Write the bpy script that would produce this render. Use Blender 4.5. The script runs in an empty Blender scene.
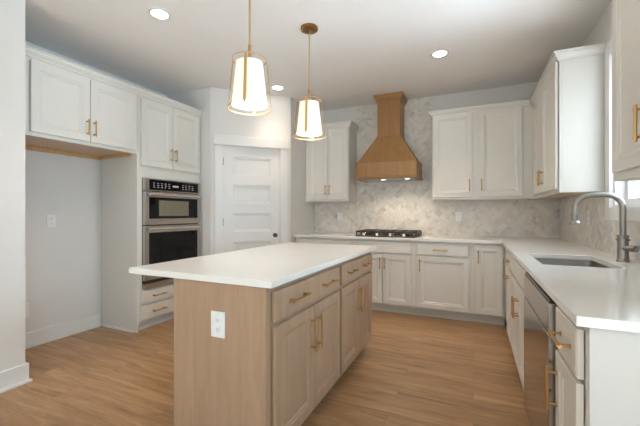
import bpy, bmesh, math, random
from mathutils import Vector, Matrix
random.seed(7)
SC = bpy.context.scene
COL = SC.collection
PI = math.pi

# ------------------------------------------------------------------ camera
cam_d = bpy.data.cameras.new('camera')
cam = bpy.data.objects.new('camera', cam_d)
COL.objects.link(cam)
cam.location = (0, 0, 1.207)
cam.rotation_euler = (PI/2, 0, math.radians(24.39))
cam_d.sensor_width = 36
cam_d.lens = 338.4/640*36
cam_d.clip_start = 0.05
SC.camera = cam

# ------------------------------------------------------------------ world, daylight, exposure
SC.view_settings.view_transform = 'Standard'
SC.view_settings.look = 'None'
SC.view_settings.gamma = 1
SC.view_settings.exposure = 0.95
world = bpy.data.worlds.new('world')
SC.world = world
world.use_nodes = True
wn = world.node_tree
wn.nodes['Background'].inputs['Color'].default_value = (0.80, 0.90, 1.0, 1)
wn.nodes['Background'].inputs['Strength'].default_value = 0.5


def area(name, loc, rot, sx, sy, power, color):
    d = bpy.data.lights.new(name, 'AREA')
    d.shape = 'RECTANGLE'
    d.size, d.size_y = sx, sy
    d.energy = power
    d.color = color
    o = bpy.data.objects.new(name, d)
    o.location = loc
    o.rotation_euler = rot
    COL.objects.link(o)
    return o


DAY = (0.66, 0.84, 1.0)
SKY = (0.36, 0.72, 1.0)
for wx in (-1.75, 0.15, 2.05):
    area('daylight_rear_glass', (wx, -4.75, 1.25), (PI/2, 0, 0), 1.5, 2.2, 8, SKY)
area('daylight_nook_window', (3.15, -2.1, 1.45), (PI/2, 0, PI/2), 2.6, 1.7, 52, SKY)
area('ground_bounce_fill', (2.3, 2.6, 0.2), (PI/2+0.75, 0, PI/2), 2.0, 1.2, 45, DAY)  # added lamp, aimed steeply up to brighten the right of the ceiling
sun_d = bpy.data.lights.new('sun', 'SUN')
sun_d.energy = 45.0
sun_d.color = (0.68, 0.86, 1.0)
sun_d.angle = math.radians(1.0)
sun = bpy.data.objects.new('sun', sun_d)
COL.objects.link(sun)
sun.rotation_euler = Vector((-0.10, 0.78, -0.62)).to_track_quat('-Z', 'Y').to_euler()
area('daylight_sink_window', (2.6, 3.5, 1.95), (PI/2, 0, PI/2+0.33), 1.8, 1.8, 118, DAY)
area('ground_bounce_fill', (3.0, 3.3, 0.75), (PI/2+0.30, 0, PI/2+0.30), 2.2, 0.9, 105, DAY)  # added fill lamp, flatter, brightens the ceiling farther left through the sink window

# ------------------------------------------------------------------ materials


def srgb(r, g, b):
    f = lambda c: (c/255/12.92) if c/255 <= 0.04045 else ((c/255+0.055)/1.055)**2.4
    return (f(r), f(g), f(b), 1)


def newmat(name):
    m = bpy.data.materials.new(name)
    m.use_nodes = True
    nt = m.node_tree
    b = nt.nodes['Principled BSDF']
    return m, nt, b


def nd(nt, kind, **inp):
    n = nt.nodes.new(kind)
    for k, v in inp.items():
        n.inputs[k.replace('_', ' ')].default_value = v
    return n


def noise_of(nt, scale=(1, 1, 1), s=5.0, detail=4.0, rough=0.55, dist=0.0, coord='Object'):
    tc = nt.nodes.new('ShaderNodeTexCoord')
    mp = nt.nodes.new('ShaderNodeMapping')
    mp.inputs['Scale'].default_value = scale
    nt.links.new(tc.outputs[coord], mp.inputs['Vector'])
    n = nt.nodes.new('ShaderNodeTexNoise')
    n.inputs['Scale'].default_value = s
    n.inputs['Detail'].default_value = detail
    n.inputs['Roughness'].default_value = rough
    n.inputs['Distortion'].default_value = dist
    nt.links.new(mp.outputs['Vector'], n.inputs['Vector'])
    return n, mp


def ramp(nt, src, stops):
    r = nt.nodes.new('ShaderNodeValToRGB')
    el = r.color_ramp.elements
    while len(el) < len(stops):
        el.new(0.5)
    for e, (p, c) in zip(el, stops):
        e.position = p
        e.color = c
    nt.links.new(src, r.inputs['Fac'])
    return r


def mul(c, k):
    return (c[0]*k, c[1]*k, c[2]*k, 1)


def paint(name, col, rough=0.45, var=0.03, bump=0.0):
    m, nt, b = newmat(name)
    n, _ = noise_of(nt, s=3.0, detail=3)
    r = ramp(nt, n.outputs['Fac'], [(0.3, mul(col, 1-var)), (0.7, mul(col, 1+var))])
    nt.links.new(r.outputs['Color'], b.inputs['Base Color'])
    b.inputs['Roughness'].default_value = rough
    if bump:
        n2, _ = noise_of(nt, s=260, detail=2)
        bp = nd(nt, 'ShaderNodeBump', Strength=bump, Distance=0.002)
        nt.links.new(n2.outputs['Fac'], bp.inputs['Height'])
        nt.links.new(bp.outputs['Normal'], b.inputs['Normal'])
    return m


def metal(name, col, rough=0.3, brushed=None):
    m, nt, b = newmat(name)
    b.inputs['Metallic'].default_value = 1
    b.inputs['Base Color'].default_value = col
    sc = brushed or (1, 1, 1)
    n, _ = noise_of(nt, scale=sc, s=40, detail=3)
    r = ramp(nt, n.outputs['Fac'], [(0.3, (rough*0.8,)*3+(1,)), (0.7, (min(1, rough*1.2),)*3+(1,))])
    nt.links.new(r.outputs['Color'], b.inputs['Roughness'])
    return m


def wood(name, c_lo, c_hi, grain=(14, 14, 1.1), rough=0.42, fine=0.35):
    m, nt, b = newmat(name)
    n, _ = noise_of(nt, scale=grain, s=1.6, detail=6, rough=0.6, dist=0.6)
    n2, _ = noise_of(nt, scale=tuple(g*6 for g in grain), s=2.0, detail=4, rough=0.7)
    mx = nt.nodes.new('ShaderNodeMath')
    mx.operation = 'MULTIPLY_ADD'
    mx.inputs[1].default_value = fine
    nt.links.new(n2.outputs['Fac'], mx.inputs[0])
    sb = nt.nodes.new('ShaderNodeMath')
    sb.operation = 'MULTIPLY'
    sb.inputs[1].default_value = 1-fine
    nt.links.new(n.outputs['Fac'], sb.inputs[0])
    nt.links.new(sb.outputs[0], mx.inputs[2])
    r = ramp(nt, mx.outputs[0], [(0.32, c_lo), (0.68, c_hi)])
    nt.links.new(r.outputs['Color'], b.inputs['Base Color'])
    b.inputs['Roughness'].default_value = rough
    bp = nd(nt, 'ShaderNodeBump', Strength=0.06, Distance=0.002)
    nt.links.new(mx.outputs[0], bp.inputs['Height'])
    nt.links.new(bp.outputs['Normal'], b.inputs['Normal'])
    return m


def floor_mat():
    m, nt, b = newmat('oak_plank_flooring')
    tc = nt.nodes.new('ShaderNodeTexCoord')
    br = nt.nodes.new('ShaderNodeTexBrick')
    br.offset = 0.37
    br.offset_frequency = 2
    br.inputs['Scale'].default_value = 1
    br.inputs['Brick Width'].default_value = 1.25
    br.inputs['Row Height'].default_value = 0.182
    br.inputs['Mortar Size'].default_value = 0.0009
    br.inputs['Mortar Smooth'].default_value = 0.3
    br.inputs['Color1'].default_value = (0.0, 0.0, 0.0, 1)
    br.inputs['Color2'].default_value = (1, 1, 1, 1)
    br.inputs['Mortar'].default_value = (0.5, 0.5, 0.5, 1)
    nt.links.new(tc.outputs['Object'], br.inputs['Vector'])
    # each plank shifts its own grain
    cmb = nt.nodes.new('ShaderNodeCombineXYZ')
    k = nt.nodes.new('ShaderNodeMath'); k.operation = 'MULTIPLY'; k.inputs[1].default_value = 37.0
    nt.links.new(br.outputs['Color'], k.inputs[0])
    nt.links.new(k.outputs[0], cmb.inputs['X']); nt.links.new(k.outputs[0], cmb.inputs['Z'])
    ad = nt.nodes.new('ShaderNodeVectorMath'); ad.operation = 'ADD'
    nt.links.new(tc.outputs['Object'], ad.inputs[0]); nt.links.new(cmb.outputs[0], ad.inputs[1])

    def layer(scale, s, detail, dist):
        mp = nt.nodes.new('ShaderNodeMapping'); mp.inputs['Scale'].default_value = scale
        nt.links.new(ad.outputs[0], mp.inputs['Vector'])
        n = nt.nodes.new('ShaderNodeTexNoise')
        n.inputs['Scale'].default_value = s; n.inputs['Detail'].default_value = detail
        n.inputs['Roughness'].default_value = 0.62; n.inputs['Distortion'].default_value = dist
        nt.links.new(mp.outputs[0], n.inputs['Vector'])
        return n
    a = layer((0.9, 9, 1), 1.7, 5, 1.2)
    f = layer((2.5, 60, 1), 2.0, 3, 0.2)
    base = ramp(nt, a.outputs['Fac'], [(0.25, srgb(130, 94, 62)), (0.5, srgb(170, 133, 95)), (0.75, srgb(194, 159, 120))])
    fine = ramp(nt, f.outputs['Fac'], [(0.3, (0.82, 0.82, 0.82, 1)), (0.7, (1.06, 1.06, 1.06, 1))])
    tone = ramp(nt, br.outputs['Color'], [(0.0, (0.90, 0.89, 0.88, 1)), (1.0, (1.07, 1.06, 1.04, 1))])
    m1 = nt.nodes.new('ShaderNodeMix'); m1.data_type = 'RGBA'; m1.blend_type = 'MULTIPLY'; m1.inputs[0].default_value = 1
    nt.links.new(base.outputs[0], m1.inputs[6]); nt.links.new(fine.outputs[0], m1.inputs[7])
    m2 = nt.nodes.new('ShaderNodeMix'); m2.data_type = 'RGBA'; m2.blend_type = 'MULTIPLY'; m2.inputs[0].default_value = 1
    nt.links.new(m1.outputs[2], m2.inputs[6]); nt.links.new(tone.outputs[0], m2.inputs[7])
    m3 = nt.nodes.new('ShaderNodeMix'); m3.data_type = 'RGBA'
    nt.links.new(br.outputs['Fac'], m3.inputs[0]); nt.links.new(m2.outputs[2], m3.inputs[6])
    m3.inputs[7].default_value = srgb(120, 86, 56)
    nt.links.new(m3.outputs[2], b.inputs['Base Color'])
    b.inputs['Roughness'].default_value = 0.36
    bp = nd(nt, 'ShaderNodeBump', Strength=0.08, Distance=0.002)
    nt.links.new(f.outputs['Fac'], bp.inputs['Height'])
    nt.links.new(bp.outputs['Normal'], b.inputs['Normal'])
    return m


def marble_mat():
    m, nt, b = newmat('marble_tile')
    at = nt.nodes.new('ShaderNodeAttribute'); at.attribute_name = 'tone'
    tc = nt.nodes.new('ShaderNodeTexCoord')
    k = nt.nodes.new('ShaderNodeVectorMath'); k.operation = 'SCALE'; k.inputs['Scale'].default_value = 40
    nt.links.new(at.outputs['Color'], k.inputs[0])
    ad = nt.nodes.new('ShaderNodeVectorMath'); ad.operation = 'ADD'
    nt.links.new(tc.outputs['Object'], ad.inputs[0]); nt.links.new(k.outputs[0], ad.inputs[1])
    n = nt.nodes.new('ShaderNodeTexNoise')
    n.inputs['Scale'].default_value = 6; n.inputs['Detail'].default_value = 6; n.inputs['Distortion'].default_value = 1.4
    nt.links.new(ad.outputs[0], n.inputs['Vector'])
    base = ramp(nt, n.outputs['Fac'], [(0.28, srgb(198, 191, 183)), (0.46, srgb(222, 217, 210)), (0.7, srgb(236, 232, 226))])
    tone = ramp(nt, at.outputs['Fac'], [(0.0, (0.885, 0.875, 0.865, 1)), (0.35, (0.95, 0.945, 0.94, 1)), (1.0, (1.02, 1.015, 1.0, 1))])
    mx = nt.nodes.new('ShaderNodeMix'); mx.data_type = 'RGBA'; mx.blend_type = 'MULTIPLY'; mx.inputs[0].default_value = 1
    nt.links.new(base.outputs[0], mx.inputs[6]); nt.links.new(tone.outputs[0], mx.inputs[7])
    nt.links.new(mx.outputs[2], b.inputs['Base Color'])
    b.inputs['Roughness'].default_value = 0.3
    return m


def glass_mat(name, gloss=0.08, tint=(1, 1, 1, 1)):
    m, nt, b = newmat(name)
    nt.nodes.remove(b)
    out = nt.nodes['Material Output']
    t = nt.nodes.new('ShaderNodeBsdfTransparent'); t.inputs['Color'].default_value = tint
    g = nt.nodes.new('ShaderNodeBsdfGlossy'); g.inputs['Roughness'].default_value = 0.02
    mx = nt.nodes.new('ShaderNodeMixShader'); mx.inputs[0].default_value = gloss
    nt.links.new(t.outputs[0], mx.inputs[1]); nt.links.new(g.outputs[0], mx.inputs[2])
    nt.links.new(mx.outputs[0], out.inputs['Surface'])
    return m


def glow(name, col, strength, base=0.85):
    m, nt, b = newmat(name)
    b.inputs['Base Color'].default_value = (base, base, base*0.97, 1)
    b.inputs['Emission Color'].default_value = col
    b.inputs['Emission Strength'].default_value = strength
    return m


def plain(name, col, rough=0.4, spec=0.5):
    m, nt, b = newmat(name)
    n, _ = noise_of(nt, s=30, detail=2)
    r = ramp(nt, n.outputs['Fac'], [(0.3, mul(col, 0.94)), (0.7, mul(col, 1.06))])
    nt.links.new(r.outputs['Color'], b.inputs['Base Color'])
    b.inputs['Roughness'].default_value = rough
    b.inputs['Specular IOR Level'].default_value = spec
    return m


M = {}
M['cab'] = paint('cabinet_paint', srgb(222, 219, 212), 0.38, 0.012)
M['wall'] = paint('wall_paint', srgb(226, 223, 219), 0.7, 0.012, 0.05)
M['ceil'] = paint('ceiling_paint', srgb(244, 241, 239), 0.85, 0.01, 0.05)
M['trim'] = paint('trim_paint', srgb(234, 233, 231), 0.35, 0.01)
M['quartz'] = paint('white_quartz', srgb(238, 236, 231), 0.12, 0.012)
M['taupe'] = wood('taupe_stained_maple', srgb(165, 135, 108), srgb(183, 154, 127))
M['hood'] = wood('honey_stained_maple', srgb(146, 106, 62), srgb(166, 124, 78))
M['ply'] = wood('raw_plywood', srgb(205, 155, 95), srgb(228, 184, 126))
M['under'] = wood('pale_plywood', srgb(206, 178, 150), srgb(220, 194, 168))
M['floor'] = floor_mat()
M['marble'] = marble_mat()
M['grout'] = plain('grout', srgb(205, 200, 193), 0.8)
M['brass'] = metal('brushed_brass', srgb(192, 154, 104), 0.36)
M['palebrass'] = metal('pale_brass', srgb(214, 184, 138), 0.36)
M['bronze'] = metal('aged_brass', srgb(150, 116, 72), 0.36)
M['nickel'] = metal('brushed_nickel', srgb(160, 157, 151), 0.36)
M['steel'] = metal('stainless_steel', srgb(190, 184, 178), 0.26, (1, 60, 60))
M['steelv'] = metal('stainless_front', srgb(176, 172, 168), 0.16, (60, 60, 1))
M['sinksteel'] = metal('brushed_sink_steel', srgb(140, 138, 134), 0.38)
M['bright'] = metal('polished_steel', srgb(228, 226, 224), 0.22)
M['darkknob'] = metal('dark_nickel', srgb(110, 104, 98), 0.3)
M['black'] = plain('black_glass', (0.006, 0.006, 0.007, 1), 0.05, 0.3)
M['screen'] = plain('microwave_window_mesh', srgb(120, 116, 96), 0.12)  # yellowish mesh, its colour lightened for the bright light it reflects
M['iron'] = plain('cast_iron', srgb(58, 50, 44), 0.45)
M['darkgrey'] = plain('dark_grey_matte', srgb(70, 66, 62), 0.8)  # even dark grey for dishwasher tub, toe kick and oven housing
M['plastic'] = plain('white_plastic', srgb(240, 240, 238), 0.35)
M['slot'] = plain('outlet_slot', srgb(120, 118, 115), 0.6)
M['glass'] = glass_mat('window_glass', 0.06)
M['mark'] = plain('pale_print', srgb(190, 196, 205), 0.5)
M['lens'] = glow('recessed_lens', (1, 0.92, 0.80, 1), 22)
M['shade'] = glow('lit_linen_shade', (1.0, 0.80, 0.54, 1), 0.40, 0.55)
M['bulbglow'] = glow('pendant_diffuser', (1.0, 0.86, 0.66, 1), 1.4)
M['hoodlamp'] = glow('hood_lamp', (1.0, 0.85, 0.62, 1), 2.2)

# ------------------------------------------------------------------ mesh helpers


class MB:
    """collects shapes, then links them as ONE mesh object"""
    def __init__(s):
        s.v = []; s.f = []; s.m = []

    def add(s, vs, fs, mi=0):
        n = len(s.v)
        s.v += [tuple(p) for p in vs]
        s.f += [tuple(i+n for i in f) for f in fs]
        s.m += [mi]*len(fs)
        return s

    def box(s, x0, x1, y0, y1, z0, z1, mi=0):
        vs = [(x, y, z) for z in (z0, z1) for y in (y0, y1) for x in (x0, x1)]
        return s.add(vs, [(0, 2, 3, 1), (4, 5, 7, 6), (0, 1, 5, 4), (2, 6, 7, 3), (0, 4, 6, 2), (1, 3, 7, 5)], mi)

    def frustum(s, a, b, mi=0):
        """a, b: (x0,x1,y0,y1,z) bottom and top"""
        vs = [(x, y, a[4]) for y in a[2:4] for x in a[0:2]] + [(x, y, b[4]) for y in b[2:4] for x in b[0:2]]
        return s.add(vs, [(0, 2, 3, 1), (4, 5, 7, 6), (0, 1, 5, 4), (2, 6, 7, 3), (0, 4, 6, 2), (1, 3, 7, 5)], mi)

    def prism(s, pts, z0, z1, mi=0):
        n = len(pts)
        vs = [(x, y, z0) for x, y in pts] + [(x, y, z1) for x, y in pts]
        fs = [tuple(range(n-1, -1, -1)), tuple(range(n, 2*n))] + [(i, (i+1) % n, n+(i+1) % n, n+i) for i in range(n)]
        return s.add(vs, fs, mi)

    def tube(s, pts, r, seg=12, mi=0, cap=True):
        pts = [Vector(p) for p in pts]
        rs = r if isinstance(r, (list, tuple)) else [r]*len(pts)
        rings = []
        ref = None
        for i, p in enumerate(pts):
            d = (pts[min(i+1, len(pts)-1)]-pts[max(i-1, 0)]).normalized()
            if ref is None:
                ref = Vector((0, 0, 1)) if abs(d.z) < 0.9 else Vector((1, 0, 0))
            ref = (ref - d*ref.dot(d)).normalized()
            e = d.cross(ref)
            rings.append([p + (ref*math.cos(2*PI*k/seg)+e*math.sin(2*PI*k/seg))*rs[i] for k in range(seg)])
        vs = [q for ring in rings for q in ring]
        fs = []
        for i in range(len(pts)-1):
            for k in range(seg):
                fs.append((i*seg+k, i*seg+(k+1) % seg, (i+1)*seg+(k+1) % seg, (i+1)*seg+k))
        if cap:
            fs.append(tuple(range(seg-1, -1, -1)))
            fs.append(tuple(range((len(pts)-1)*seg, len(pts)*seg)))
        return s.add(vs, fs, mi)

    def lathe(s, prof, cx=0, cy=0, seg=32, mi=0, axis='z', closed=False):
        """prof: (radius, height) list"""
        vs = []
        for r, h in prof:
            for k in range(seg):
                a = 2*PI*k/seg
                if axis == 'z':
                    vs.append((cx+r*math.cos(a), cy+r*math.sin(a), h))
                elif axis == 'y':
                    vs.append((cx+r*math.cos(a), h, cy+r*math.sin(a)))
                else:
                    vs.append((h, cx+r*math.cos(a), cy+r*math.sin(a)))
        fs = []
        n = len(prof)
        for i in range(n if closed else n-1):
            j = (i+1) % n
            for k in range(seg):
                fs.append((i*seg+k, i*seg+(k+1) % seg, j*seg+(k+1) % seg, j*seg+k))
        if not closed:
            if prof[0][0] > 1e-6:
                fs.append(tuple(range(seg-1, -1, -1)))
            if prof[-1][0] > 1e-6:
                fs.append(tuple(range((n-1)*seg, n*seg)))
        return s.add(vs, fs, mi)

    def sweep(s, path, prof, mi=0):
        """path: plan points, outside on the right-hand side; prof: (offset, z) closed polygon; mitred corners"""
        P = [Vector((x, y)) for x, y in path]
        nrm = []
        for i in range(len(P)-1):
            d = (P[i+1]-P[i]).normalized()
            nrm.append(Vector((d.y, -d.x)))
        vs = []
        for i, p in enumerate(P):
            if i == 0:
                o = nrm[0]
            elif i == len(P)-1:
                o = nrm[-1]
            else:
                o = nrm[i-1]+nrm[i]
                o = o/(o.dot(nrm[i]))
            for off, z in prof:
                q = p+o*off
                vs.append((q.x, q.y, z))
        n = len(prof)
        fs = []
        for i in range(len(P)-1):
            for k in range(n):
                fs.append((i*n+k, (i+1)*n+k, (i+1)*n+(k+1) % n, i*n+(k+1) % n))
        fs.append(tuple(range(n)))
        fs.append(tuple(range((len(P)-1)*n+n-1, (len(P)-1)*n-1, -1)))
        return s.add(vs, fs, mi)

    def cells(s, xs, ys, inside, z0, z1, mi=0):
        """slab made of grid cells, so that it may be L shaped or have a hole"""
        idx = {}
        vs = []

        def vid(i, j, k):
            if (i, j, k) not in idx:
                idx[(i, j, k)] = len(vs)
                vs.append((xs[i], ys[j], (z0, z1)[k]))
            return idx[(i, j, k)]
        fs = []
        nx, ny = len(xs)-1, len(ys)-1
        ok = lambda i, j: 0 <= i < nx and 0 <= j < ny and inside(i, j)
        for i in range(nx):
            for j in range(ny):
                if not ok(i, j):
                    continue
                fs.append((vid(i, j, 1), vid(i+1, j, 1), vid(i+1, j+1, 1), vid(i, j+1, 1)))
                fs.append((vid(i, j, 0), vid(i, j+1, 0), vid(i+1, j+1, 0), vid(i+1, j, 0)))
                if not ok(i, j-1): fs.append((vid(i, j, 0), vid(i+1, j, 0), vid(i+1, j, 1), vid(i, j, 1)))
                if not ok(i, j+1): fs.append((vid(i+1, j+1, 0), vid(i, j+1, 0), vid(i, j+1, 1), vid(i+1, j+1, 1)))
                if not ok(i-1, j): fs.append((vid(i, j+1, 0), vid(i, j, 0), vid(i, j, 1), vid(i, j+1, 1)))
                if not ok(i+1, j): fs.append((vid(i+1, j, 0), vid(i+1, j+1, 0), vid(i+1, j+1, 1), vid(i+1, j, 1)))
        return s.add(vs, fs, mi)

    def build(s, name, mat, parent=None, bevel=0.0, smooth=False, seg=2):
        me = bpy.data.meshes.new(name)
        me.from_pydata(s.v, [], s.f)
        mats = mat if isinstance(mat, (list, tuple)) else [mat]
        for m_ in mats:
            me.materials.append(m_)
        if len(mats) > 1:
            me.polygons.foreach_set('material_index', s.m)
        bm = bmesh.new(); bm.from_mesh(me)
        bmesh.ops.recalc_face_normals(bm, faces=bm.faces)
        bm.to_mesh(me); bm.free()
        if smooth:
            me.polygons.foreach_set('use_smooth', [True]*len(me.polygons))
            try:
                me.set_sharp_from_angle(angle=math.radians(35))
            except Exception:
                pass
        o = bpy.data.objects.new(name, me)
        COL.objects.link(o)
        if parent:
            o.parent = parent
        if bevel:
            b = o.modifiers.new('bevel', 'BEVEL')
            b.width = bevel; b.segments = seg; b.limit_method = 'ANGLE'; b.angle_limit = math.radians(40)
            b.harden_normals = False
        return o


def tag(o, label=None, cat=None, group=None, kind=None):
    if label: o['label'] = label
    if cat: o['category'] = cat
    if group: o['group'] = group
    if kind: o['kind'] = kind
    return o


def thing(name, loc, rz=0, label=None, cat=None, group=None, kind=None):
    o = bpy.data.objects.new(name, None)
    o.empty_display_size = 0.1
    o.location = loc
    o.rotation_euler = (0, 0, rz)
    COL.objects.link(o)
    return tag(o, label, cat, group, kind)


def struct(o):
    o['kind'] = 'structure'
    return o


# ------------------------------------------------------------------ the room
CH = 2.743          # ceiling
XW = 0.905           # right wall
XA = -3.64          # alcove back wall
YB = 4.665          # back wall
XS = -2.91          # face of the near left wall
XP = -2.205         # pantry wing wall

struct(MB().box(-3.8, 3.2, -4.8, 4.85, -0.1, 0).build('floor', M['floor']))
struct(MB().box(-3.8, 3.2, -4.8, 4.85, CH, CH+0.1).build('ceiling', M['ceil']))
struct(MB().box(-3.75, XS, -4.7, 1.33, 0, CH).build('wall_left', M['wall']))
struct(MB().box(-3.75, XA, 1.33, 3.30, 0, CH).build('wall_alcove', M['wall']))
struct(MB().box(-2.3, 1.1, YB, YB+0.15, 0, CH).build('wall_back', M['wall']))
# pantry: short return by the oven tower, diagonal wall with a door opening, wing wall
pw = MB()
pw.box(-3.75, -2.92, 3.205, 3.30, 0, CH)
pw.box(XP-0.1, XP, 3.925, YB, 0, CH)
D0 = Vector((-2.92, 3.205))
DU = Vector((1, 1)).normalized()      # along the diagonal, left to right
DN = Vector((-1, 1)).normalized()     # into the pantry
DL = (Vector((XP, 3.92))-D0).length


def diag_box(mb, s0, s1, n0, n1, z0, z1, mi=0):
    pts = []
    for s_, n_ in ((s0, n0), (s1, n0), (s1, n1), (s0, n1)):
        q = D0+DU*s_+DN*n_
        pts.append((q.x, q.y))
    mb.prism(pts, z0, z1, mi)
    return mb


S0 = 0.152           # slab left edge along the diagonal
S1 = S0+0.712
diag_box(pw, 0, S0-0.004, 0, 0.1, 0, CH)
diag_box(pw, S1+0.004, DL, 0, 0.1, 0, CH)
diag_box(pw, S0-0.004, S1+0.004, 0, 0.1, 2.036, CH)
struct(pw.build('wall_pantry', M['wall']))

# right wall with the window over the sink
WY0, WY1, WZ0, WZ1 = 2.16, 3.04, 1.245, 2.33
rw = MB()
rw.box(XW, XW+0.15, 0.9, WY0, 0, CH)
rw.box(XW, XW+0.15, WY1, YB+0.15, 0, CH)
rw.box(XW, XW+0.15, WY0, WY1, 0, WZ0)
rw.box(XW, XW+0.15, WY0, WY1, WZ1, CH)
struct(rw.build('wall_right', M['wall']))
# the rest of the open plan room, behind the camera
struct(MB().box(XW+0.15, 3.2, 0.9, 1.05, 0, CH).build('wall_nook', M['wall']))
nr = MB()
nr.box(3.05, 3.2, -4.7, -3.4, 0, CH).box(3.05, 3.2, -0.8, 0.9, 0, CH).box(3.05, 3.2, -3.4, -0.8, 0, 0.6).box(3.05, 3.2, -3.4, -0.8, 2.3, CH)
struct(nr.build('wall_nook_side', M['wall']))
REAR = ((-2.5, -1.0), (-0.6, 0.9), (1.3, 2.8))
re = MB()
for x0, x1 in ((XS, -2.5), (-1.0, -0.6), (0.9, 1.3), (2.8, 3.05)):
    re.box(x0, x1, -4.7, -4.55, 0, CH)
for x0, x1 in REAR:
    re.box(x0, x1, -4.7, -4.55, 2.4, CH).box(x0, x1, -4.7, -4.55, 0, 0.1)
struct(re.build('wall_rear', M['wall']))


def window_frame(mb, a0, a1, z0, z1, w, put):
    put(mb, a0, a0+w, z0, z1); put(mb, a1-w, a1, z0, z1)
    put(mb, a0+w, a1-w, z0, z0+w); put(mb, a0+w, a1-w, z1-w, z1)
    return mb


for n, (x0, x1) in enumerate(REAR):
    w = struct(thing('window_%d' % (n+2), (0, -4.62, 0)))
    f = MB()
    window_frame(f, x0, x1, 0.10, 2.40, 0.06, lambda mb, a, b, c, d: mb.box(a, b, -0.03, 0.03, c, d))
    f.box((x0+x1)/2-0.03, (x0+x1)/2+0.03, -0.03, 0.03, 0.16, 2.34)
    f.build('window_frame', M['trim'], w)
    MB().box(x0+0.06, x1-0.06, -0.004, 0.004, 0.16, 2.34).build('pane', M['glass'], w)
w = struct(thing('window_5', (3.12, 0, 0)))
f = MB()
window_frame(f, -3.4, -0.8, 0.6, 2.3, 0.06, lambda mb, a, b, c, d: mb.box(-0.03, 0.03, a, b, c, d))
f.box(-0.03, 0.03, -2.13, -2.07, 0.66, 2.24)
f.build('window_frame', M['trim'], w)
MB().box(-0.004, 0.004, -3.34, -0.86, 0.66, 2.24).build('pane', M['glass'], w)

# window over the sink: jamb liner, double-hung sashes, casing, stool
w1 = struct(thing('window_1', (XW, 0, 0)))
cs = MB()
cs.box(-0.026, 0, WY0-0.075, WY0, WZ0-0.09, WZ1+0.10)
cs.box(-0.026, 0, WY1, WY1+0.092, WZ0-0.09, WZ1+0.10)
cs.box(-0.026, 0, WY0, WY1, WZ1, WZ1+0.10)
cs.box(-0.026, 0, WY0, WY1, WZ0-0.09, WZ0)
cs.build('casing', M['trim'], w1, 0.002)
jb = MB()
window_frame(jb, WY0, WY1, WZ0, WZ1, 0.018, lambda mb, a, b, c, d: mb.box(0, 0.13, a, b, c, d))
jb.build('jamb', M['trim'], w1)
mid = (WZ0+WZ1)/2
for nm, z0, z1, xo in (('lower_sash', WZ0+0.018, mid+0.02, 0.075), ('upper_sash', mid-0.02, WZ1-0.018, 0.11)):
    sm = MB()
    window_frame(sm, WY0+0.018, WY1-0.018, z0, z1, 0.042, lambda mb, a, b, c, d: mb.box(xo-0.016, xo+0.016, a, b, c, d))
    so = sm.build(nm, M['trim'], w1, 0.002)
    MB().box(xo-0.003, xo+0.003, WY0+0.06, WY1-0.06, z0+0.042, z1-0.042).build('pane', M['glass'], so)

# baseboards


def baseboard(name, boxes):
    mb = MB()
    for b_ in boxes:
        mb.box(*b_)
    return struct(mb.build(name, M['trim'], None, 0.003))


bbh = 0.135
baseboard('baseboard_left', [(XS, XS+0.016, -4.5, 1.346, 0, bbh), (XS+0.016, XS+0.030, -4.5, 1.360, 0, 0.02),
                             (-3.57, XS, 1.33, 1.346, 0, bbh), (-3.57, XS+0.016, 1.346, 1.360, 0, 0.02)])
baseboard('baseboard_alcove', [(XA, XA+0.016, 1.362, 2.318, 0, bbh), (XA+0.016, XA+0.030, 1.362, 2.318, 0, 0.02)])
bd = MB()
diag_box(bd, -0.02, S0-0.105, -0.016, 0, 0, bbh)
struct(bd.build('baseboard_pantry', M['trim']))

# pantry door
dm = D0+DU*S0
d1 = struct(thing('door_1', (dm.x, dm.y, 0), PI/4))
DW_, DH = S1-S0, 2.03


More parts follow.
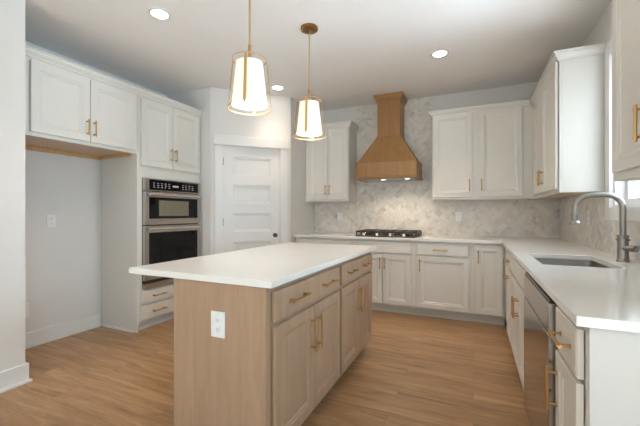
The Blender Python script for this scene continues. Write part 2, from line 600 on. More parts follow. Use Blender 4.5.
def panelled(mb, W, H, holes, t, depth=0.010, slope=0.014):
    """slab W x H (local x,z), front at y=0 and t thick; holes=(x0,x1,z0,z1) are sunk panels with a sloped moulding"""
    xs = sorted({0, W} | {h[0] for h in holes} | {h[1] for h in holes})
    zs = sorted({0, H} | {h[2] for h in holes} | {h[3] for h in holes})
    idx = {}
    vs = []

    def vid(p):
        k = tuple(round(c, 6) for c in p)
        if k not in idx:
            idx[k] = len(vs); vs.append(p)
        return idx[k]
    fs = []
    for i in range(len(xs)-1):
        for j in range(len(zs)-1):
            cx, cz = (xs[i]+xs[i+1])/2, (zs[j]+zs[j+1])/2
            if any(h[0] < cx < h[1] and h[2] < cz < h[3] for h in holes):
                continue
            fs.append([vid((xs[i], 0, zs[j])), vid((xs[i+1], 0, zs[j])), vid((xs[i+1], 0, zs[j+1])), vid((xs[i], 0, zs[j+1]))])
    for x0, x1, z0, z1 in holes:
        rings = []
        for ins, y in ((0, 0), (0.003, depth*0.45), (slope*0.8, depth*0.55), (slope, depth)):
            rings.append([(x0+ins, y, z0+ins), (x1-ins, y, z0+ins), (x1-ins, y, z1-ins), (x0+ins, y, z1-ins)])
        for a, b_ in zip(rings, rings[1:]):
            for k in range(4):
                fs.append([vid(a[k]), vid(a[(k+1) % 4]), vid(b_[(k+1) % 4]), vid(b_[k])])
        fs.append([vid(p) for p in rings[-1]])
    # outline: sides and back
    for (a, b_) in [((xs[i], 0), (xs[i+1], 0)) for i in range(len(xs)-1)]:
        fs.append([vid((a[0], 0, 0)), vid((b_[0], 0, 0)), vid((b_[0], t, 0)), vid((a[0], t, 0))])
        fs.append([vid((a[0], 0, H)), vid((b_[0], 0, H)), vid((b_[0], t, H)), vid((a[0], t, H))])
    for j in range(len(zs)-1):
        fs.append([vid((0, 0, zs[j])), vid((0, 0, zs[j+1])), vid((0, t, zs[j+1])), vid((0, t, zs[j]))])
        fs.append([vid((W, 0, zs[j])), vid((W, 0, zs[j+1])), vid((W, t, zs[j+1])), vid((W, t, zs[j]))])
    for i in range(len(xs)-1):
        for j in range(len(zs)-1):
            fs.append([vid((xs[i], t, zs[j])), vid((xs[i+1], t, zs[j])), vid((xs[i+1], t, zs[j+1])), vid((xs[i], t, zs[j+1]))])
    mb.add(vs, fs)
    return mb


holes = [(0.118, DW_-0.112, z0, z1) for z0, z1 in ((0.24, 0.475), (0.605, 0.835), (0.965, 1.195), (1.32, 1.55), (1.675, 1.90))]
sl = panelled(MB(), DW_, DH, holes, 0.035, 0.016, 0.026).build('door_slab', M['trim'], d1, 0)
sl.location = (0, 0.012, 0.008)
cs = MB()
cs.box(-0.102, -0.006, -0.016, 0, 0, 2.045)
cs.box(DW_+0.006, DW_+0.100, -0.016, 0, 0, 2.045)
cs.box(-0.112, DW_+0.108, -0.030, 0, 2.045, 2.165)
cs.build('casing', M['trim'], d1, 0.002)
st = MB()
st.box(-0.004, -0.0005, 0.0, 0.05, 0, 2.04).box(DW_+0.0005, DW_+0.004, 0.0, 0.05, 0, 2.04)
st.build('jamb', M['trim'], d1)
kn = MB().lathe([(0, -0.052), (0.018, -0.050), (0.026, -0.040), (0.026, -0.032), (0.016, -0.020), (0.010, -0.014), (0.010, 0.0), (0.028, 0.004), (0.028, 0.0118), (0, 0.0118)], DW_-0.062, 0.92, 20, axis='y')
kn.build('door_knob', M['darkknob'], d1, smooth=True)
for z in (0.25, 1.05, 1.80):
    MB().tube([(-0.004, -0.004, z), (-0.004, -0.004, z+0.09)], 0.007, 10).build('hinge', M['nickel'], d1, smooth=True)

# ------------------------------------------------------------------ cabinetry
FT = 0.020        # door thickness


def pull(length, vertical, proj=0.032, r=0.0058):
    """bar pull standing off the surface at y=0 towards -y, centred on the origin"""
    mb = MB()
    h = length/2
    ax = (lambda t: (0, -proj, t)) if vertical else (lambda t: (t, -proj, 0))
    mb.tube([ax(-h), ax(h)], r, 10)
    for t in (-h*0.74, h*0.74):
        p = ax(t)
        mb.tube([(p[0], 0, p[2]), (p[0], -0.004, p[2]), (p[0], -0.0042, p[2]), p], [0.008, 0.008, 0.0048, 0.0048], 10)
        c = Vector(p)
        a = Vector(ax(t-0.006)); b_ = Vector(ax(t+0.006))
        mb.tube([a, b_], r*1.3, 10)
    return mb


def add_door(root, x0, x1, z0, z1, yf, mat, hx=None, hz=None, rail=0.055, name='door', hlen=0.14, vertical=True):
    d = panelled(MB(), x1-x0, z1-z0, [(rail, x1-x0-rail, rail, z1-z0-rail)], FT, 0.011, 0.021).build(name, mat, root, 0.0025)
    d.location = (x0, yf-0.003, z0)
    if hx is not None:
        h = pull(hlen, vertical).build('handle', M['brass'], d, smooth=True)
        h.location = (hx-x0, 0, hz-z0)
    return d


def add_drawer(root, x0, x1, z0, z1, yf, mat, hxs=(), name='drawer', hlen=0.16):
    W, H = x1-x0, z1-z0
    mb = MB()
    e = 0.006
    mb.add([(0, 0.004, 0), (W, 0.004, 0), (W, 0.004, H), (0, 0.004, H), (e, 0, e), (W-e, 0, e), (W-e, 0, H-e), (e, 0, H-e),
            (0, FT, 0), (W, FT, 0), (W, FT, H), (0, FT, H)],
           [(4, 5, 6, 7), (0, 1, 5, 4), (1, 2, 6, 5), (2, 3, 7, 6), (3, 0, 4, 7), (8, 11, 10, 9), (0, 8, 9, 1), (1, 9, 10, 2), (2, 10, 11, 3), (3, 11, 8, 0)])
    d = mb.build(name, mat, root, 0.001)
    d.location = (x0, yf-0.003, z0)
    for hx in hxs:
        h = pull(hlen, False).build('handle', M['brass'], d, smooth=True)
        h.location = (hx-x0, 0, H/2)
    return d


def base_cabinet(name, loc, rz, W, depth, mat, label, cat, group, toe=True, top=True, toe_in=0.075, shoe=True, right_panel=False):
    """local frame: x along the front, left to right; face frame at y=0 facing -y; box runs back to y=depth"""
    t = thing(name, loc, rz, label, cat, group)
    mb = MB()
    mb.box(0.0, 0.018, 0.02, depth, 0.10, 0.883).box(W-0.018, W, 0.02, depth, 0.10, 0.883)
    mb.box(0.018, W-0.018, depth-0.012, depth, 0.10, 0.883).box(0.018, W-0.018, 0.02, depth-0.012, 0.10, 0.118)
    mb.box(0, W, 0, 0.02, 0.10, 0.883)
    if top:
        mb.box(0.018, W-0.018, 0.02, depth-0.012, 0.865, 0.883)
    mb.build('body', mat, t, 0.001)
    if toe:
        tb = MB().box(0, W, toe_in, toe_in+0.02, 0, 0.10)
        if shoe:
            tb.box(0, W, toe_in-0.014, toe_in, 0, 0.02)
        tb.box(0.0, 0.018, toe_in+0.02, depth, 0, 0.10).box(W-0.018, W, toe_in+0.02, depth, 0, 0.10)
        tb.build('toe_kick', mat, t)
    return t


# --- back run: face frame plane y=4.055, door faces 4.035
YF = 4.055
BD = YB-0.003-YF
GB = 'base cabinets along the back wall'
t = base_cabinet('base_cabinet', (-2.20, YF, 0), 0, 0.835, BD, M['cab'], 'white base cabinet left of the cooktop, half hidden behind the island', 'cabinet', GB)
add_drawer(t, 0.03, 0.805, 0.726, 0.854, -FT, M['cab'], (0.4175,))
add_door(t, 0.03, 0.414, 0.116, 0.709, -FT, M['cab'], 0.385, 0.61)
add_door(t, 0.421, 0.805, 0.116, 0.709, -FT, M['cab'], 0.45, 0.61)
t = base_cabinet('base_cabinet', (-1.364, YF, 0), 0, 0.731, BD, M['cab'], 'white two-door base cabinet under the cooktop with a blank panel on top', 'cabinet', GB)
add_drawer(t, 0.03, 0.697, 0.726, 0.854, -FT, M['cab'], (), name='false_front')
add_door(t, 0.03, 0.360, 0.116, 0.709, -FT, M['cab'], 0.335, 0.605)
add_door(t, 0.366, 0.697, 0.116, 0.709, -FT, M['cab'], 0.391, 0.605)
t = base_cabinet('base_cabinet', (-0.632, YF, 0), 0, 0.625, BD, M['cab'], 'white base cabinet with one wide drawer over one wide door', 'cabinet', GB)
add_drawer(t, 0.036, 0.588, 0.726, 0.854, -FT, M['cab'], (0.292,))
add_door(t, 0.036, 0.588, 0.116, 0.709, -FT, M['cab'], 0.070, 0.605)
t = base_cabinet('base_cabinet', (-0.006, YF, 0), 0, 0.31, BD, M['cab'], 'narrow white full-height door base cabinet in the inner corner', 'cabinet', GB)
add_door(t, 0.028, 0.288, 0.116, 0.856, -FT, M['cab'], 0.054, 0.735)

# --- right run: face frame plane x=.305, door faces .285; local x runs from far to near
XF = 0.305
RD = XW-0.003-XF
GR = 'base cabinets along the sink wall'
R90 = -PI/2


def right_cab(y_far, W, label, top=True):
    return base_cabinet('base_cabinet', (XF, y_far, 0), R90, W, RD, M['cab'], label, 'cabinet', GR, top=top)


t = right_cab(4.035, 0.865, 'white corner base cabinet with horizontal pulls, farthest on the sink wall', True)
add_drawer(t, 0.445, 0.845, 0.726, 0.854, -FT, M['cab'], (0.66,), hlen=0.13)
d = add_door(t, 0.445, 0.845, 0.105, 0.706, -FT, M['cab'], 0.66, 0.645, vertical=False, hlen=0.13, name='pull_out_front')
t = right_cab(3.169, 0.914, 'white sink base cabinet with two doors, between the corner and the dishwasher', False)
add_drawer(t, 0.02, 0.894, 0.726, 0.854, -FT, M['cab'], (), name='false_front')
add_door(t, 0.02, 0.454, 0.105, 0.706, -FT, M['cab'], 0.425, 0.55)
add_door(t, 0.460, 0.894, 0.105, 0.706, -FT, M['cab'], 0.489, 0.55)
t = right_cab(1.548, 0.318, 'white end base cabinet with a drawer over a door, nearest the camera beside the dishwasher')
add_drawer(t, 0.015, 0.298, 0.706, 0.856, -FT, M['cab'], (0.17,), hlen=0.17)
add_door(t, 0.015, 0.298, 0.105, 0.692, -FT, M['cab'], 0.045, 0.556, hlen=0.16)
MB().box(0.318, 0.338, 0.0, RD, 0, 0.883).build('end_panel', M['cab'], t, 0.001)

# dishwasher
t = thing('dishwasher', (XF, 2.249, 0), R90, 'stainless steel dishwasher between the sink cabinet and the end cabinet', 'dishwasher')
W = 0.695
MB().box(0.01, W-0.01, 0.0, 0.56, 0.10, 0.874).build('tub', M['darkgrey'], t)
dr = MB().box(0.004, W-0.004, -0.042, -0.002, 0.115, 0.735).build('door_panel', M['steelv'], t, 0.003)
cp = MB().box(0.004, W-0.004, -0.042, -0.002, 0.742, 0.858).build('control_panel', M['steelv'], t, 0.003)
MB().box(0.004, W-0.004, -0.036, -0.002, 0.859, 0.872).build('dark_reveal_strip', M['black'], cp)  # black strip drawn in for the dark reveal under the worktop
MB().box(0.01, W-0.01, 0.05, 0.07, 0, 0.10).build('toe_kick', M['darkgrey'], t)

# --- continuous L-shaped worktop, with the sink cut-out
xs = [-2.202, 0.267, 0.362, 0.732, XW-0.003]
ys = [1.18, 2.283, 2.862, 4.015, YB-0.003]
ct = MB().cells(xs, ys, lambda i, j: (j == 3 or i >= 1) and not (i == 2 and j == 1), 0.884, 0.914)
ct = ct.build('countertop', M['quartz'], None, 0.002)
tag(ct, 'L-shaped white quartz worktop along the back and sink walls', 'countertop')

# --- sink


def rrect(x0, x1, y0, y1, r, n=5):
    pts = []
    for cx, cy, a0 in ((x1-r, y1-r, 0), (x0+r, y1-r, PI/2), (x0+r, y0+r, PI), (x1-r, y0+r, 1.5*PI)):
        for k in range(n+1):
            a = a0+PI/2*k/n
            pts.append((cx+r*math.cos(a), cy+r*math.sin(a)))
    return pts


t = thing('kitchen_sink', (0.547, 2.5725, 0.70), 0, 'stainless steel undermount sink set in the white worktop', 'sink')
rings = []
for ins, z, r in ((-0.006, 0.182, 0.05), (0.002, 0.182, 0.04), (0.003, 0.178, 0.04), (0.012, 0.03, 0.045), (0.03, 0.008, 0.05), (0.06, 0.004, 0.05)):
    rings.append([(x, y, z) for x, y in rrect(-0.185+ins, 0.185-ins, -0.2895+ins, 0.2895-ins, r)])
n = len(rings[0])
mb = MB()
vs = [p for rg in rings for p in rg]
fs = [(i*n+k, i*n+(k+1) % n, (i+1)*n+(k+1) % n, (i+1)*n+k) for i in range(len(rings)-1) for k in range(n)]
fs.append(tuple(range((len(rings)-1)*n, len(rings)*n)))
mb.add(vs, fs)
mb.build('basin', M['sinksteel'], t, smooth=True)
MB().lathe([(0, 0.0055), (0.02, 0.0055), (0.025, 0.008), (0.042, 0.008), (0.044, 0.0045), (0, 0.0045)], 0.0, 0.0, 24).build('drain', M['nickel'], t, smooth=True)

# --- faucet
t = thing('kitchen_faucet', (0.817, 2.60, 0.914), 0, 'tall gooseneck faucet in brushed nickel behind the sink', 'faucet')
MB().lathe([(0, 0), (0.033, 0), (0.033, 0.008), (0.029, 0.012), (0.0275, 0.02), (0.0275, 0.125), (0.034, 0.128), (0.034, 0.136), (0.027, 0.140), (0.027, 0.148), (0.031, 0.151), (0.031, 0.157), (0.018, 0.163), (0, 0.163)], 0, 0, 28).build('body', M['nickel'], t, smooth=True)
R, RC, ZT = 0.118, 0.085, 0.405
pts = [(0, 0, 0.155), (0, 0, ZT-RC)]
for k in range(1, 10):
    a = PI/2*k/9
    pts.append((-RC+RC*math.cos(a), 0, ZT-RC+RC*math.sin(a)))
for k in range(0, 10):
    a = PI/2+PI/2*k/9
    pts.append((-2*R+RC+RC*math.cos(a), 0, ZT-RC+RC*math.sin(a)))
pts += [(-2*R, 0, 0.28)]
MB().tube(pts, 0.0165, 16).build('spout', M['nickel'], t, smooth=True)
MB().lathe([(0, 0.290), (0.0205, 0.290), (0.0205, 0.278), (0.019, 0.274), (0.019, 0.244), (0.025, 0.236), (0.027, 0.228), (0.027, 0.220), (0, 0.220)], -2*R, 0, 24).build('spray_head', M['nickel'], t, smooth=True)
lv = MB().tube([(0.0, -0.02, 0.085), (0.02, -0.055, 0.085), (0.0205, -0.056, 0.085), (0.034, -0.08, 0.085)], [0.015, 0.015, 0.019, 0.019], 16)
lv.tube([(0.034, -0.08, 0.085), (0.05, -0.108, 0.100)], [0.010, 0.007], 12)
lv.build('lever_handle', M['nickel'], t, smooth=True)

# --- upper cabinets
CROWN = [(0.0, 0.0), (0.010, 0.0), (0.012, 0.012), (0.030, 0.036), (0.032, 0.056), (0.042, 0.058), (0.042, 0.068), (0.0, 0.068)]


def crown(root, path, z, mat):
    return MB().sweep(path, [(o, z+h) for o, h in CROWN]).build('crown_moulding', mat, root)


def wall_cabinet(name, loc, rz, W, depth, z0, z1, label, group, crown_path=None, under=None, cat='cabinet', lift=0.0):
    """local origin under the cabinet at its bottom front-left; front at y=0 facing -y"""
    t = thing(name, (loc[0], loc[1], z0), rz, label, cat, group)
    H = z1-z0
    mb = MB()
    mb.box(0, W, 0, 0.02, 0, H)
    mb.box(0, 0.018, 0.02, depth, 0, H).box(W-0.018, W, 0.02, depth, 0, H)
    mb.box(0.018, W-0.018, 0.02, depth, H-0.018, H)
    mb.box(0.018, W-0.018, depth-0.01, depth, 0, H-0.018)
    mb.build('body', M['cab'], t, 0.001)
    MB().box(0.018, W-0.018, 0.02, depth-0.01, 0.010, 0.026).build('underside', under or M['under'], t)
    if crown_path:
        crown(t, crown_path, H-0.055+lift, M['cab'])
    return t


ZU0, ZU1 = 1.366, 2.438
UY = 4.35           # face frame plane of the back uppers; doors at 4.33
UD = YB-0.003-UY
GU = 'wall cabinets around the cooktop wall'
t = wall_cabinet('wall_cabinet', (-2.20, UY), 0, 0.665, UD, ZU0, ZU1, 'white two-door wall cabinet left of the wooden range hood', GU,
                 [(0.005, 0), (0.665, 0), (0.665, UD)])
add_door(t, 0.055, 0.355, 0.028, 1.005, -FT, M['cab'], 0.328, 0.16)
add_door(t, 0.361, 0.655, 0.028, 1.005, -FT, M['cab'], 0.388, 0.16)
t = wall_cabinet('wall_cabinet', (-0.462, UY), 0, 1.065, UD, ZU0, ZU1, 'white two-door wall cabinet right of the wooden range hood', GU,
                 [(0, UD), (0, 0), (1.02, 0)])
add_door(t, 0.018, 0.448, 0.030, 1.022, -FT, M['cab'], 0.420, 0.165)
add_door(t, 0.520, 0.955, 0.030, 1.022, -FT, M['cab'], 0.548, 0.165)
# along the sink wall: face frame x=.605, doors at .585
UXF = 0.605
UXD = XW-0.003-UXF
t = wall_cabinet('wall_cabinet', (UXF, 4.655), R90, 1.505, UXD, ZU0, ZU1, 'white corner wall cabinet whose side panel faces the room, between corner and window', GU,
                 [(0.32, 0), (1.505, 0), (1.505, UXD-0.02)])
add_door(t, 0.43, 0.945, 0.030, 1.022, -FT, M['cab'], 0.917, 0.165)
add_door(t, 0.951, 1.487, 0.030, 1.022, -FT, M['cab'], 0.979, 0.165)
t = wall_cabinet('wall_cabinet', (UXF, 2.035), R90, 0.86, UXD, ZU0-0.01, ZU1, 'white wall cabinet at the right edge of the picture, this side of the window', GU,
                 [(0, UXD-0.02), (0, 0), (0.86, 0), (0.86, UXD-0.02)], M['cab'])
add_door(t, 0.055, 0.427, 0.036, 1.03, -FT, M['cab'], 0.400, 0.185)
add_door(t, 0.433, 0.805, 0.036, 1.03, -FT, M['cab'], 0.460, 0.185)

# --- left wall: cabinet over the fridge opening, oven tower. front faces +x, local x runs near to far
LX = -3.08           # face frame; doors at -3.06
L90 = PI/2
LD = LX-(XA+0.003)
t = wall_cabinet('refrigerator_cabinet', (LX, 1.365), L90, 0.972, LD, 1.80, ZU1, 'white two-door cabinet bridging the empty refrigerator opening', None,
                 [(0, 0), (0.972, 0)], lift=0.014)
add_door(t, 0.069, 0.503, 0.030, 0.575, -FT, M['cab'], 0.476, 0.15, rail=0.06)
add_door(t, 0.509, 0.955, 0.030, 0.575, -FT, M['cab'], 0.536, 0.15, rail=0.06)
MB().box(0.018, 0.954, LD-0.03, LD-0.011, -0.028, 0.009).box(0.935, 0.954, 0.06, LD-0.03, -0.020, 0.009).build('nailing_strip', M['ply'], t)

t = thing('oven_tower_cabinet', (LX, 2.339, 0), L90, 'tall white cabinet tower housing the wall oven', 'cabinet')
W = 0.862
mb = MB()
mb.box(-0.0, 0.018, 0, LD, 0.0, ZU1)                       # side seen from the fridge opening
mb.box(W-0.018, W, 0, LD, 0.0, ZU1)
mb.box(0.018, W-0.018, LD-0.01, LD, 0.1, ZU1).box(0.018, W-0.018, 0.02, LD-0.01, ZU1-0.018, ZU1)
mb.box(0.018, W-0.018, 0, 0.02, 1.575, ZU1)                # face above the oven
mb.box(0.018, W-0.018, 0, 0.02, 0.085, 0.425)              # face below it
mb.box(0.018, 0.055, 0, 0.02, 0.425, 1.575).box(W-0.02, W-0.018, 0, 0.02, 0.425, 1.575)
mb.box(0.018, W-0.018, 0.02, LD-0.01, 0.405, 0.423)        # shelf under the oven
mb.build('body', M['cab'], t, 0.001)
MB().box(-0.014, 0.0, 0.05, LD-0.03, 0, 0.02).box(0.018, W-0.018, 0.06, 0.08, 0, 0.085).box(0.018, W-0.018, 0.046, 0.06, 0, 0.02).build('base_moulding', M['trim'], t)
crown(t, [(0, 0), (W, 0)], ZU1-0.041, M['cab'])
add_door(t, 0.035, 0.424, 1.692, 2.375, -FT, M['cab'], 0.396, 1.845, rail=0.06)
add_door(t, 0.430, 0.829, 1.692, 2.375, -FT, M['cab'], 0.458, 1.845, rail=0.06)
add_drawer(t, 0.035, 0.829, 0.279, 0.411, -FT, M['cab'], (0.235, 0.63), hlen=0.17)
add_drawer(t, 0.035, 0.829, 0.112, 0.259, -FT, M['cab'], (0.235, 0.63), hlen=0.17)

# --- wall oven with microwave, set in the tower
t = thing('wall_oven', (LX, 2.398, 0.427), L90, 'stainless steel and black combination microwave and wall oven in the tall white cabinet', 'oven')
W, H = 0.775, 1.14
MB().box(0.003, W-0.003, 0.0, 0.46, 0.0, H).build('housing', M['darkgrey'], t)
cp = MB().box(0, W, -0.035, -0.001, 1.010, 1.140).build('control_panel', M['steel'], t, 0.003)
MB().box(0.055, W-0.045, -0.038, -0.0355, 1.022, 1.130).build('display_glass', M['black'], cp, 0.001)
random.seed(3)
for row, zc in enumerate((1.093, 1.072, 1.051)):
    for k in range(12):
        xx = 0.10+k*0.048
        if 0.33 < xx < 0.46:
            continue
        MB().box(xx, xx+random.uniform(0.014, 0.026), -0.0395, -0.0385, zc-0.0035, zc+0.0035).build('display_key', M['mark'], cp)
MB().box(0.35, 0.43, -0.0395, -0.0385, 1.064, 1.084).build('clock_display', M['mark'], cp)


def oven_door(name, z0, z1, gx0, gx1, gz0, gz1, win=None):
    d = MB().box(0, W, -0.040, -0.001, z0, z1).build(name, M['steel'], t, 0.004)
    MB().box(gx0, gx1, -0.0430, -0.0402, gz0, gz1).build('glass', M['black'], d, 0.001)
    if win:
        MB().box(win[0], win[1], -0.0442, -0.0432, win[2], win[3]).build('viewing_window', M['screen'], d)
    zh = z1-0.030
    hb = MB().tube([(0.03, -0.075, zh), (W-0.03, -0.075, zh)], 0.014, 14)
    for x in (0.075, W-0.075):
        hb.tube([(x, -0.0405, zh), (x, -0.075, zh)], 0.010, 12)
    hb.build('handle', M['bright'], d, smooth=True)


oven_door('microwave_door', 0.655, 1.003, 0.05, W-0.06, 0.72, 0.945, (0.165, 0.575, 0.748, 0.915))
oven_door('oven_door', 0.085, 0.646, 0.05, W-0.06, 0.14, 0.575)
MB().box(0, W, -0.034, -0.001, 0.0, 0.052).build('vent_trim', M['steel'], t, 0.002)

# ------------------------------------------------------------------ island. fronts face +x
IX = -0.832        # face frame plane; doors at -.812
ID = 0.550
GI = 'cabinets of the island'
t = base_cabinet('island_cabinet', (IX, 1.275, 0), L90, 0.853, ID, M['taupe'], 'taupe wood island cabinet nearest the camera, with the white outlet on its end', 'cabinet', GI)
MB().box(-0.020, 0.0, -0.0, ID+0.0, 0.0, 0.883).build('end_panel', M['taupe'], t, 0.001)
add_drawer(t, 0.028, 0.832, 0.716, 0.852, -FT, M['taupe'], (0.235, 0.625), hlen=0.19)
add_door(t, 0.028, 0.428, 0.115, 0.692, -FT, M['taupe'], 0.398, 0.545, hlen=0.19)
add_door(t, 0.434, 0.832, 0.115, 0.692, -FT, M['taupe'], 0.464, 0.545, hlen=0.19)
t = base_cabinet('island_cabinet', (IX, 2.129, 0), L90, 0.776, ID, M['taupe'], 'taupe wood island cabinet at the far end, towards the range wall', 'cabinet', GI)
MB().box(0.776, 0.796, 0.0, ID, 0.10, 0.883).box(0.776, 0.796, 0.075, ID, 0.0, 0.10).build('end_panel', M['taupe'], t, 0.001)
add_drawer(t, 0.022, 0.764, 0.716, 0.852, -FT, M['taupe'], (0.20, 0.565), hlen=0.16)
add_door(t, 0.022, 0.391, 0.115, 0.692, -FT, M['taupe'], 0.363, 0.545, hlen=0.19)
add_door(t, 0.397, 0.764, 0.115, 0.692, -FT, M['taupe'], 0.425, 0.545, hlen=0.19)
it = MB().box(-1.682, -0.785, 1.228, 2.945, 0.884, 0.914).build('island_countertop', M['quartz'], None, 0.002)
tag(it, 'rectangular white quartz top of the kitchen island', 'countertop')

# ------------------------------------------------------------------ backsplash


def clip(poly, x0, x1, z0, z1):
    def cut(P, inside, inter):
        out = []
        for i in range(len(P)):
            a, b_ = P[i-1], P[i]
            if inside(b_):
                if not inside(a): out.append(inter(a, b_))
                out.append(b_)
            elif inside(a):
                out.append(inter(a, b_))
        return out
    ix = lambda c: (lambda a, b_: (c, a[1]+(b_[1]-a[1])*(c-a[0])/(b_[0]-a[0])))
    iz = lambda c: (lambda a, b_: (a[0]+(b_[0]-a[0])*(c-a[1])/(b_[1]-a[1]), c))
    for ins, it_ in ((lambda p: p[0] >= x0, ix(x0)), (lambda p: p[0] <= x1, ix(x1)), (lambda p: p[1] >= z0, iz(z0)), (lambda p: p[1] <= z1, iz(z1))):
        poly = cut(poly, ins, it_)
        if len(poly) < 3:
            return []
    return poly


def herringbone(name, regions, to3, label, w=0.07, n=3, gap=0.0022):
    """regions: (u0,u1,z0,z1); to3(u, z, d): world point at distance d off the wall"""
    mb = MB()
    tones = []
    rr = random.Random(5)
    for (u0, u1, z0, z1) in regions:        # grout bed
        q = [(u0, z0), (u1, z0), (u1, z1), (u0, z1)]
        mb.add([to3(u, z, 0.001) for u, z in q]+[to3(u, z, 0.006) for u, z in q],
               [(0, 1, 2, 3), (4, 5, 6, 7), (0, 1, 5, 4), (1, 2, 6, 5), (2, 3, 7, 6), (3, 0, 4, 7)], 1)
        tones += [0.5]*6
    tiles = []
    N = 60
    for y in range(-N, N):
        for j in range(-12, 12):
            tiles.append((y+2*n*j, y, n, 1))
            tiles.append((y, y-2*n+1+2*n*j, 1, n))
    c = math.sqrt(0.5)
    uc = (min(r[0] for r in regions)+max(r[1] for r in regions))/2
    g = gap/2
    for (a, b_, sa, sb) in tiles:
        q = [(a*w+g, b_*w+g), ((a+sa)*w-g, b_*w+g), ((a+sa)*w-g, (b_+sb)*w-g), (a*w+g, (b_+sb)*w-g)]
        q = [(uc+(x-y)*c, 1.2+(x+y)*c) for x, y in q]
        tone = min(1, max(0, rr.gauss(0.62, 0.27)))
        for reg in regions:
            p = clip(q, *reg)
            if len(p) < 3:
                continue
            k = len(p)
            mb.add([to3(u, z, 0.0055) for u, z in p]+[to3(u, z, 0.009) for u, z in p],
                   [tuple(range(k, 2*k))]+[(i, (i+1) % k, k+(i+1) % k, k+i) for i in range(k)], 0)
            tones += [tone]*(k+1)
    o = mb.build(name, [M['marble'], M['grout']])
    ca = o.data.color_attributes.new('tone', 'FLOAT_COLOR', 'CORNER')
    for p in o.data.polygons:
        for li in p.loop_indices:
            tv = tones[p.index]
            ca.data[li].color = (tv, tv, tv, 1)
    return tag(o, label, 'backsplash')


ZC = 0.9145
herringbone('backsplash', [(-2.204, -1.536, ZC, 1.364), (-1.532, -0.465, ZC, CH-0.002), (-0.461, XW-0.011, ZC, 1.364)],
            lambda u, z, d: (u, YB-d, z), 'pale marble herringbone backsplash on the back wall, rising behind the hood')
herringbone('backsplash', [(1.2, 2.083, ZC, 1.355), (2.083, 3.134, ZC, WZ0-0.092), (3.134, YB-0.011, ZC, 1.364)],
            lambda u, z, d: (XW-d, u, z), 'pale marble herringbone backsplash on the sink wall under the window')

# ------------------------------------------------------------------ range hood
t = thing('range_hood', (-1.0, YB-0.011, 1.64), 0, 'honey stained wooden range hood with a flared canopy over the cooktop', 'range hood')
HB = -0.49          # front of apron
ap = MB()
ap.box(-0.383, 0.379, HB+0.005, 0, 0.02, 0.205)
ap.box(-0.402, 0.398, HB-0.016, 0, 0.0, 0.016)
ap.box(-0.386, 0.382, HB, 0, 0.198, 0.212)
ap.build('apron', M['hood'], t, 0.003)
MB().frustum((-0.372, 0.368, HB+0.018, 0, 0.212), (-0.150, 0.154, -0.325, 0, 0.555)).build('canopy', M['hood'], t, 0.002)
ch = MB()
ch.box(-0.143, 0.148, -0.318, 0, 0.556, 1.07)
ch.box(-0.152, 0.157, -0.327, 0, 0.556, 0.568)
ch.build('chimney', M['hood'], t, 0.002)
MB().sweep([(-0.143, 0.0), (-0.143, -0.318), (0.148, -0.318), (0.148, 0.0)], [(0, 1.015), (0.008, 1.015), (0.010, 1.03), (0.036, 1.062), (0.038, 1.095), (0, 1.095)]).build('crown_moulding', M['hood'], t)
ins = MB().box(-0.33, 0.33, HB+0.05, -0.05, -0.006, 0.001).build('insert', M['steelv'], t, 0.002)
for x in (-0.05, 0.25):
    MB().lathe([(0, -0.0085), (0.026, -0.0085), (0.030, -0.0062), (0, -0.0062)], x, HB+0.12, 20).build('lamp', M['hoodlamp'], t, smooth=True)
    d = bpy.data.lights.new('hood_lamp_light', 'SPOT')
    d.energy = 4.6; d.color = (1.0, 0.83, 0.62); d.spot_size = math.radians(150); d.spot_blend = 1.0; d.shadow_soft_size = 0.03
    o = bpy.data.objects.new('hood_lamp_light', d); COL.objects.link(o); o.parent = t
    o.location = (x, HB+0.12, -0.03)

# ------------------------------------------------------------------ cooktop
t = thing('gas_cooktop', (-0.993, 4.33, 0.9145), 0, 'black gas cooktop with cast iron grates and bright knobs under the hood', 'cooktop')
MB().prism(rrect(-0.374, 0.374, -0.255, 0.255, 0.015), 0.0, 0.012).build('base', M['iron'], t, 0.002)
for x in (-0.287, -0.122, 0.040, 0.203):
    MB().lathe([(0, 0.046), (0.018, 0.046), (0.021, 0.042), (0.021, 0.018), (0.024, 0.0125), (0, 0.0125)], x+0.03, -0.228, 18).build('knob', M['bright'], t, smooth=True)
for cx in (-0.253, 0, 0.253):
    g = MB()
    h0, h1 = 0.042, 0.068
    x0, x1, y0, y1 = cx-0.1255, cx+0.1255, -0.200, 0.242
    for b_ in ((x0, x1, y0, y0+0.014), (x0, x1, y1-0.014, y1), (x0, x0+0.014, y0+0.014, y1-0.014), (x1-0.014, x1, y0+0.014, y1-0.014)):
        g.box(*b_, h0, h1)
    g.box(cx-0.006, cx+0.006, y0+0.014, y1-0.014, h0, h1)
    for yy in (-0.12, 0.0, 0.12):
        g.box(x0+0.014, cx-0.006, yy-0.006, yy+0.006, h0, h1).box(cx+0.006, x1-0.014, yy-0.006, yy+0.006, h0, h1)
    for xx in (x0, x1-0.016):
        for yy in (y0, -0.008, y1-0.016):
            g.box(xx, xx+0.016, yy, yy+0.016, 0.0125, h0)
    g.build('grate', M['iron'], t, 0.002)
for x, y, r in ((-0.25, -0.10, 0.042), (-0.25, 0.12, 0.036), (0, 0.02, 0.055), (0.25, -0.10, 0.036), (0.25, 0.12, 0.042)):
    MB().lathe([(0, 0.036), (r*0.75, 0.036), (r*0.8, 0.032), (r*0.8, 0.026), (r, 0.024), (r, 0.0125), (0, 0.0125)], x, y, 24).build('burner', M['iron'], t, smooth=True)

# ------------------------------------------------------------------ pendants


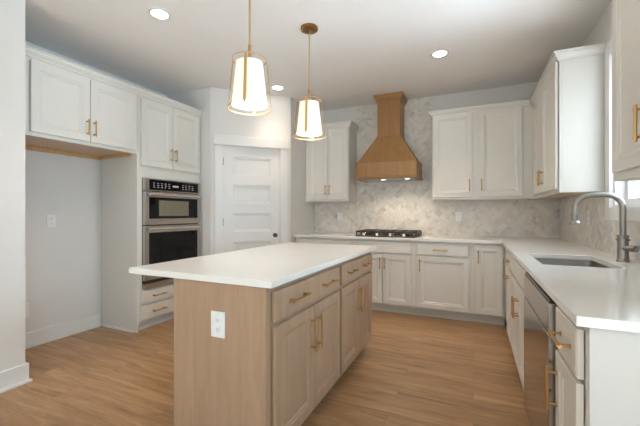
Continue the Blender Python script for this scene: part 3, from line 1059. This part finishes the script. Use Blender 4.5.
def pendant(x, y, label):
    t = thing('pendant_lamp', (x, y, 1.80), 0, label, 'pendant lamp', 'pendant lamps over the island')
    zt, zb = 0.338, 0.042            # cage top and bottom ring
    rt_, rb_ = 0.104, 0.133
    MB().lathe([(0, CH-1.80-0.0005), (0.070, CH-1.80-0.0005), (0.072, CH-1.80-0.005), (0.071, CH-1.80-0.020), (0.064, CH-1.80-0.024), (0.014, CH-1.80-0.026), (0.012, CH-1.80-0.05), (0, CH-1.80-0.05)], 0, 0, 32).build('canopy', M['bronze'], t, smooth=True)
    MB().tube([(0, 0, CH-1.80-0.05), (0, 0, zt+0.02)], 0.0062, 12).build('rod', M['palebrass'], t, smooth=True)
    MB().lathe([(0, zt+0.09), (0.010, zt+0.09), (0.010, zt+0.012), (0.022, zt+0.010), (0.022, zt-0.03), (0, zt-0.03)], 0, 0, 20).build('socket', M['brass'], t, smooth=True)
    cg = MB()
    for r, z in ((rt_, zt), (rb_, zb)):
        cg.lathe([(r, z-0.003), (r, z+0.003), (r-0.003, z+0.003), (r-0.003, z-0.003)], 0, 0, 40, closed=True)
    aim = math.atan2(-y, -x)-0.22
    for k in range(4):
        a = aim+k*PI/2
        e = Vector((-math.sin(a), math.cos(a), 0))*0.0085
        c0 = Vector((math.cos(a)*rb_, math.sin(a)*rb_, zb)); c1 = Vector((math.cos(a)*rt_, math.sin(a)*rt_, zt))
        nrm = Vector((math.cos(a), math.sin(a), 0))*0.003
        vs = [c0-e, c0+e, c1+e, c1-e, c0-e-nrm, c0+e-nrm, c1+e-nrm, c1-e-nrm]
        cg.add(vs, [(0, 1, 2, 3), (4, 7, 6, 5), (0, 4, 5, 1), (1, 5, 6, 2), (2, 6, 7, 3), (3, 7, 4, 0)])
        # spokes holding the shade
        p1 = Vector((math.cos(a)*rt_, math.sin(a)*rt_, zt-0.002)); p0 = Vector((math.cos(a)*0.02, math.sin(a)*0.02, zt-0.002))
        cg.tube([p0, p1], 0.0025, 8)
    cg.build('cage', M['palebrass'], t, 0)
    MB().lathe([(0.080, zt-0.020), (0.108, zb+0.020), (0.1065, zb+0.020), (0.0785, zt-0.020)], 0, 0, 40, closed=True).build('lamp_shade', M['shade'], t, smooth=True)
    MB().lathe([(0, zb+0.030), (0.104, zb+0.030), (0.104, zb+0.026), (0, zb+0.026)], 0, 0, 36).build('diffuser', M['bulbglow'], t, smooth=True)
    d = bpy.data.lights.new('pendant_light', 'POINT')
    d.energy = 1.8; d.color = (1.0, 0.86, 0.68); d.shadow_soft_size = 0.06
    o = bpy.data.objects.new('pendant_light', d); COL.objects.link(o); o.parent = t
    o.location = (0, 0, zb-0.06)
    return t


pendant(-1.239, 1.697, 'lit brass and white shade pendant, the larger one nearer the camera')
pendant(-1.238, 2.517, 'lit brass and white shade pendant over the far half of the island, ceiling mount visible')

# ------------------------------------------------------------------ recessed lights
for x, y, lab in ((-2.20, 1.862, 'round recessed ceiling light near the cabinets over the fridge opening'),
                  (-0.295, 3.44, 'round recessed ceiling light right of the hood, above the right-hand wall cabinet'),
                  (-2.18, 3.555, 'round recessed ceiling light in front of the pantry wall, seen between the pendants')):
    t = thing('recessed_light', (x, y, CH), 0, lab, 'ceiling light', 'recessed ceiling lights')
    MB().lathe([(0.058, -0.0005), (0.086, -0.0005), (0.085, -0.005), (0.062, -0.009), (0.058, -0.006)], 0, 0, 36, closed=True).build('trim_ring', M['trim'], t, smooth=True)
    MB().lathe([(0, -0.005), (0.059, -0.005), (0.059, -0.001), (0, -0.001)], 0, 0, 32).build('lens', M['lens'], t)
    d = bpy.data.lights.new('recessed_light_beam', 'SPOT')
    d.spot_size = math.radians(104); d.spot_blend = 1.0; d.shadow_soft_size = 0.06; d.energy = 36 if y < 3.5 else 17; d.color = (1.0, 0.84, 0.68)
    o = bpy.data.objects.new('recessed_light_beam', d); COL.objects.link(o); o.parent = t
    o.location = (0, 0, -0.015)

# ------------------------------------------------------------------ outlets and switches (plate faces -y locally)


def outlet(loc, rz, label, kind='outlet', w=0.072, h=0.116):
    t = thing('wall_outlet', loc, rz, label, 'outlet', 'white outlet plates')
    MB().box(-w/2, w/2, -0.006, -0.0005, -h/2, h/2).build('plate', M['plastic'], t, 0.002)
    for z in (-0.021, 0.021):
        s_ = MB().prism(rrect(-0.017, 0.017, -0.014, 0.014, 0.008), 0, 0.002)
        s_.v = [(x, -0.006-zz, y+z) for x, y, zz in s_.v]
        so = s_.build('socket', M['plastic'], t)
        MB().box(-0.007, -0.005, -0.0085, -0.0082, z-0.004, z+0.006).box(0.005, 0.007, -0.0085, -0.0082, z-0.004, z+0.006).box(-0.002, 0.002, -0.0085, -0.0082, z-0.010, z-0.006).build('slots', M['slot'], so)
    return t


outlet((-1.094, 1.255, 0.683), 0, 'white outlet plate on the near wooden end of the island', w=0.082, h=0.122)
outlet((XA, 1.865, 1.131), L90, 'white outlet plate on the bare wall of the fridge opening, at mid height')
outlet((XA, 1.652, 0.335), L90, 'white plate low on the wall of the fridge opening, beside the near left wall', h=0.13)
outlet((-1.79, YB-0.009, 1.157), 0, 'white outlet plate on the backsplash under the left wall cabinet')
outlet((-0.173, YB-0.009, 1.162), 0, 'white outlet plate on the back wall tiles right of the cooktop')
outlet((XW-0.009, 3.56, 1.165), R90, 'white outlet plate on the sink wall tiles behind the faucet')
